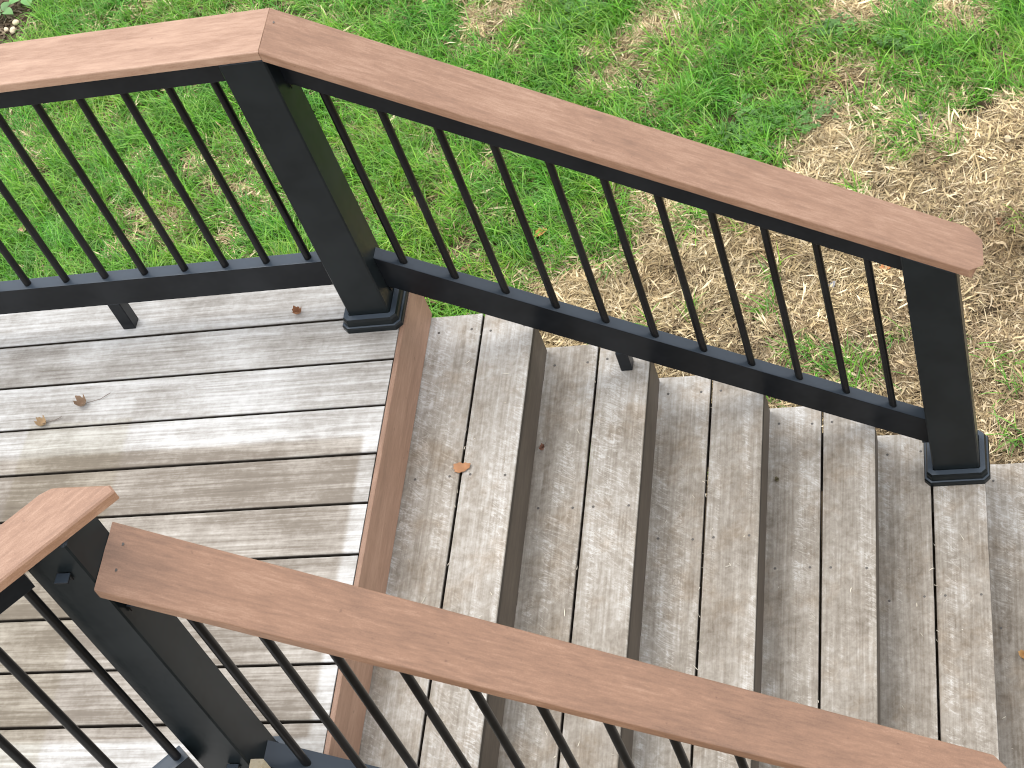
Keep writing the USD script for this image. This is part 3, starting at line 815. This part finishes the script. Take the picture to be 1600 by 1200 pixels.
pebble(-2.470, 2.655, (.013, .016, .010), 'pale pebble nearest the lawn in the mulch corner', 1)
pebble(-2.505, 2.619, (.013, .009, .008), 'oval cream pebble at the mulch corner, leftmost of three', 2)
pebble(-2.470, 2.607, (.012, .018, .010), 'long pale pebble just above the railing cap at the mulch', 3)
pebble(1.513, 1.408, (.014, .011, .008), 'white pebble lying on the bare dry ground at right', 4)


# ------------------------------------------------------------------ fallen leaves
def leaf_mesh(L, W, lobes, curl, seed, crumple=.2):
    """A lobed leaf lying on z = 0, curled up at its rim."""
    r = np.random.default_rng(seed)
    n, rings = 40, 5
    th = np.linspace(0, 2 * math.pi, n, endpoint=False)
    rad = 1 + .13 * np.cos(th * lobes + r.uniform(0, 6)) + .08 * np.cos(th * 9 + r.uniform(0, 6))
    V = [(0, 0, 0)]
    for k in range(1, rings + 1):
        q = k / rings
        for t_, R_ in zip(th, rad):
            rr_ = q * (1 + (R_ - 1) * q)
            V.append((L / 2 * rr_ * math.cos(t_), W / 2 * rr_ * math.sin(t_), 0))
    V = np.array(V)
    q = np.hypot(V[:, 0] / (L / 2), V[:, 1] / (W / 2))
    V[:, 2] = curl * L * q ** 2 * (.6 + .6 * np.asarray(meshkit.fbm(np.stack([V[:, 0], V[:, 1], 0 * q], 1) * 40 + seed))) + crumple * L * .3 * np.asarray(meshkit.fbm(np.stack([V[:, 0], V[:, 1], 0 * q], 1) * 90 + seed))
    V[:, 0] *= 1 - .35 * curl * q; V[:, 1] *= 1 - .35 * curl * q
    V[:, 2] -= V[:, 2].min()
    F = [(0, 1 + k, 1 + (k + 1) % n) for k in range(n)]
    for k in range(rings - 1):
        a0, b0 = 1 + k * n, 1 + (k + 1) * n
        for c in range(n):
            F += [(a0 + c, b0 + c, b0 + (c + 1) % n), (a0 + c, b0 + (c + 1) % n, a0 + (c + 1) % n)]
    # give it thickness
    V2 = V + np.array([0, 0, .0006])
    F = np.array(F)
    return np.vstack([V2, V]), np.vstack([F, F[:, ::-1] + len(V)])


def leaf(x, y, z, L, W, lobes, curl, col, rot, label, seed, stem=None, tiltv=0.0, crumple=.2):
    V, F = leaf_mesh(L, W, lobes, curl, seed, crumple)
    c, s_ = math.cos(rot), math.sin(rot)
    V[:, 2] += tiltv * V[:, 0]; V[:, 2] -= V[:, 2].min()
    V = np.stack([V[:, 0] * c - V[:, 1] * s_, V[:, 0] * s_ + V[:, 1] * c, V[:, 2]], 1) + np.array([x, y, z + .0012])
    r = np.random.default_rng(seed)
    nn_ = np.asarray(meshkit.fbm(V * 70 + seed))[:, None]
    tint = np.clip(np.array(col) * (1 + .45 * nn_), .01, .9)
    t = thing('fallen_leaf', label, 'leaf', (x, y, z))
    obj('blade', (V, F), leaf_mat, t, smooth=True, tint=tint)
    if stem:
        pts = np.array([(x, y, z + .004)] + [(x + a_, y + b_, z + c_) for a_, b_, c_ in stem])
        ms = [cyl(pts[k], pts[k + 1], .0008, 6) for k in range(len(pts) - 1)]
        obj('stalk', cat(ms), leaf_stalk, t, smooth=40)


leaf_stalk = M('dry_stalk', {'p': ('principled_bsdf', {'base_color': (.13, .10, .08), 'roughness': .7})}, [])
leaf(-.872, -.221, 0, .040, .038, 5, .55, (.22, .15, .10), .3, 'crumpled brown leaf with long thin stalk on the deck boards', 1, [(.020, .006, .004), (.048, .014, .003), (.075, .030, .006)], crumple=.6)
leaf(-.975, -.275, 0, .034, .036, 5, .5, (.27, .19, .11), 1.4, 'crumpled tan leaf lying over a deck joint near the left edge', 2, [(.020, .006, .003), (.036, .010, .003), (.052, .018, .005)], crumple=.6)
leaf(-.306, .030, 0, .036, .026, 3, .5, (.20, .095, .05), .2, 'small rust brown leaf on the deck beside the corner post', 3, crumple=.5)
leaf(.147, -.377, -R, .046, .032, 3, .12, (.36, .185, .095), .1, 'orange brown leaf across the joint of the uppermost tread', 4)
leaf(.297, -.213, -2 * R, .022, .016, 2, .6, (.12, .060, .040), .8, 'tiny dark red leaf against the riser on the second tread', 5, [(.005, .012, .006), (.008, .020, .004)], crumple=.5)
leaf(.858, -.122, -4 * R, .017, .013, 2, .7, (.10, .085, .05), .4, 'tiny curled dark speck of leaf on the fourth tread', 6, crumple=.5)
leaf(1.470, -.493, -6 * R, .030, .040, 2, .7, (.32, .19, .08), 1.2, 'curled brown leaf on the lowest tread at the right edge', 7, crumple=.4)
leaf(.670, -.919, -3 * R, .040, .020, 3, .4, (.42, .17, .06), .0, 'orange leaf glimpsed beneath the near handrail cap', 8)
for (x, y, L, col, lab, sd, rot) in (
        (-2.07, 1.452, .062, (.50, .30, .22), 'pinkish tan leaf in the green grass behind the left balusters', 9, .9),
        (1.119, .906, .042, (.42, .16, .06), 'bright orange leaf on the dry grass beside the end post', 10, .2),
        (.951, .846, .036, (.26, .26, .27), 'grey curled leaf on dead grass between the lower balusters', 11, 1.0),
        (-.029, 1.18, .050, (.42, .20, .08), 'orange brown leaf in grass behind the stair balusters', 12, .4),
        (-.275, 1.046, .036, (.22, .10, .07), 'dark brown leaf in grass just beyond the upper bottom rail', 13, .4),
        (1.219, 1.517, .075, (.10, .085, .085), 'dark withered leaf on the ground upper right', 14, .7),
        (1.47, 1.06, .03, (.3, .16, .09), 'small brown leaf on the dry ground right of the cap end', 15, 1.7)):
    leaf(x, y, gz1(x, y) + (.03 if x < .5 else .014), L, L * .6, 3, .18, col, rot, lab, sd, tiltv=.12, crumple=.4)

# pale bits of dry grass and grit lying on the treads and in the joints
r = np.random.default_rng(55)
V, F, C, o = [], [], [], 0
for _ in range(150):
    i = int(r.choice([1, 2, 3, 4, 5, 5, 6])); xx = (i - 1) * T + r.uniform(.02, .27); yy = r.uniform(-1.15, .08)
    if r.uniform() < .25:
        xx = (i - 1) * T + JN + r.normal(0, .002)
    v, f = blade((xx, yy, -i * R + .0016), r.uniform(0, 6.28), r.uniform(.004, .017), r.uniform(.0012, .0028), 1.5, r.uniform(-.1, .12), 3, .3)
    v[:, :2] += np.outer(np.linspace(0, 1, len(v)) ** 2, r.normal(0, .004, 2)); v[:, 2] = np.maximum(v[:, 2], -i * R + .0012)
    V.append(v); F.append(f + o); C.append(np.tile(np.array([.56, .51, .42]) * r.uniform(.7, 1.15), (len(v), 1))); o += len(v)
tag(obj('dry_grass_bits', (np.vstack(V), np.vstack(F)), straw_mat, smooth=False, tint=np.vstack(C)), 'pale scraps of dry grass scattered over the treads', 'debris', None, 'stuff')
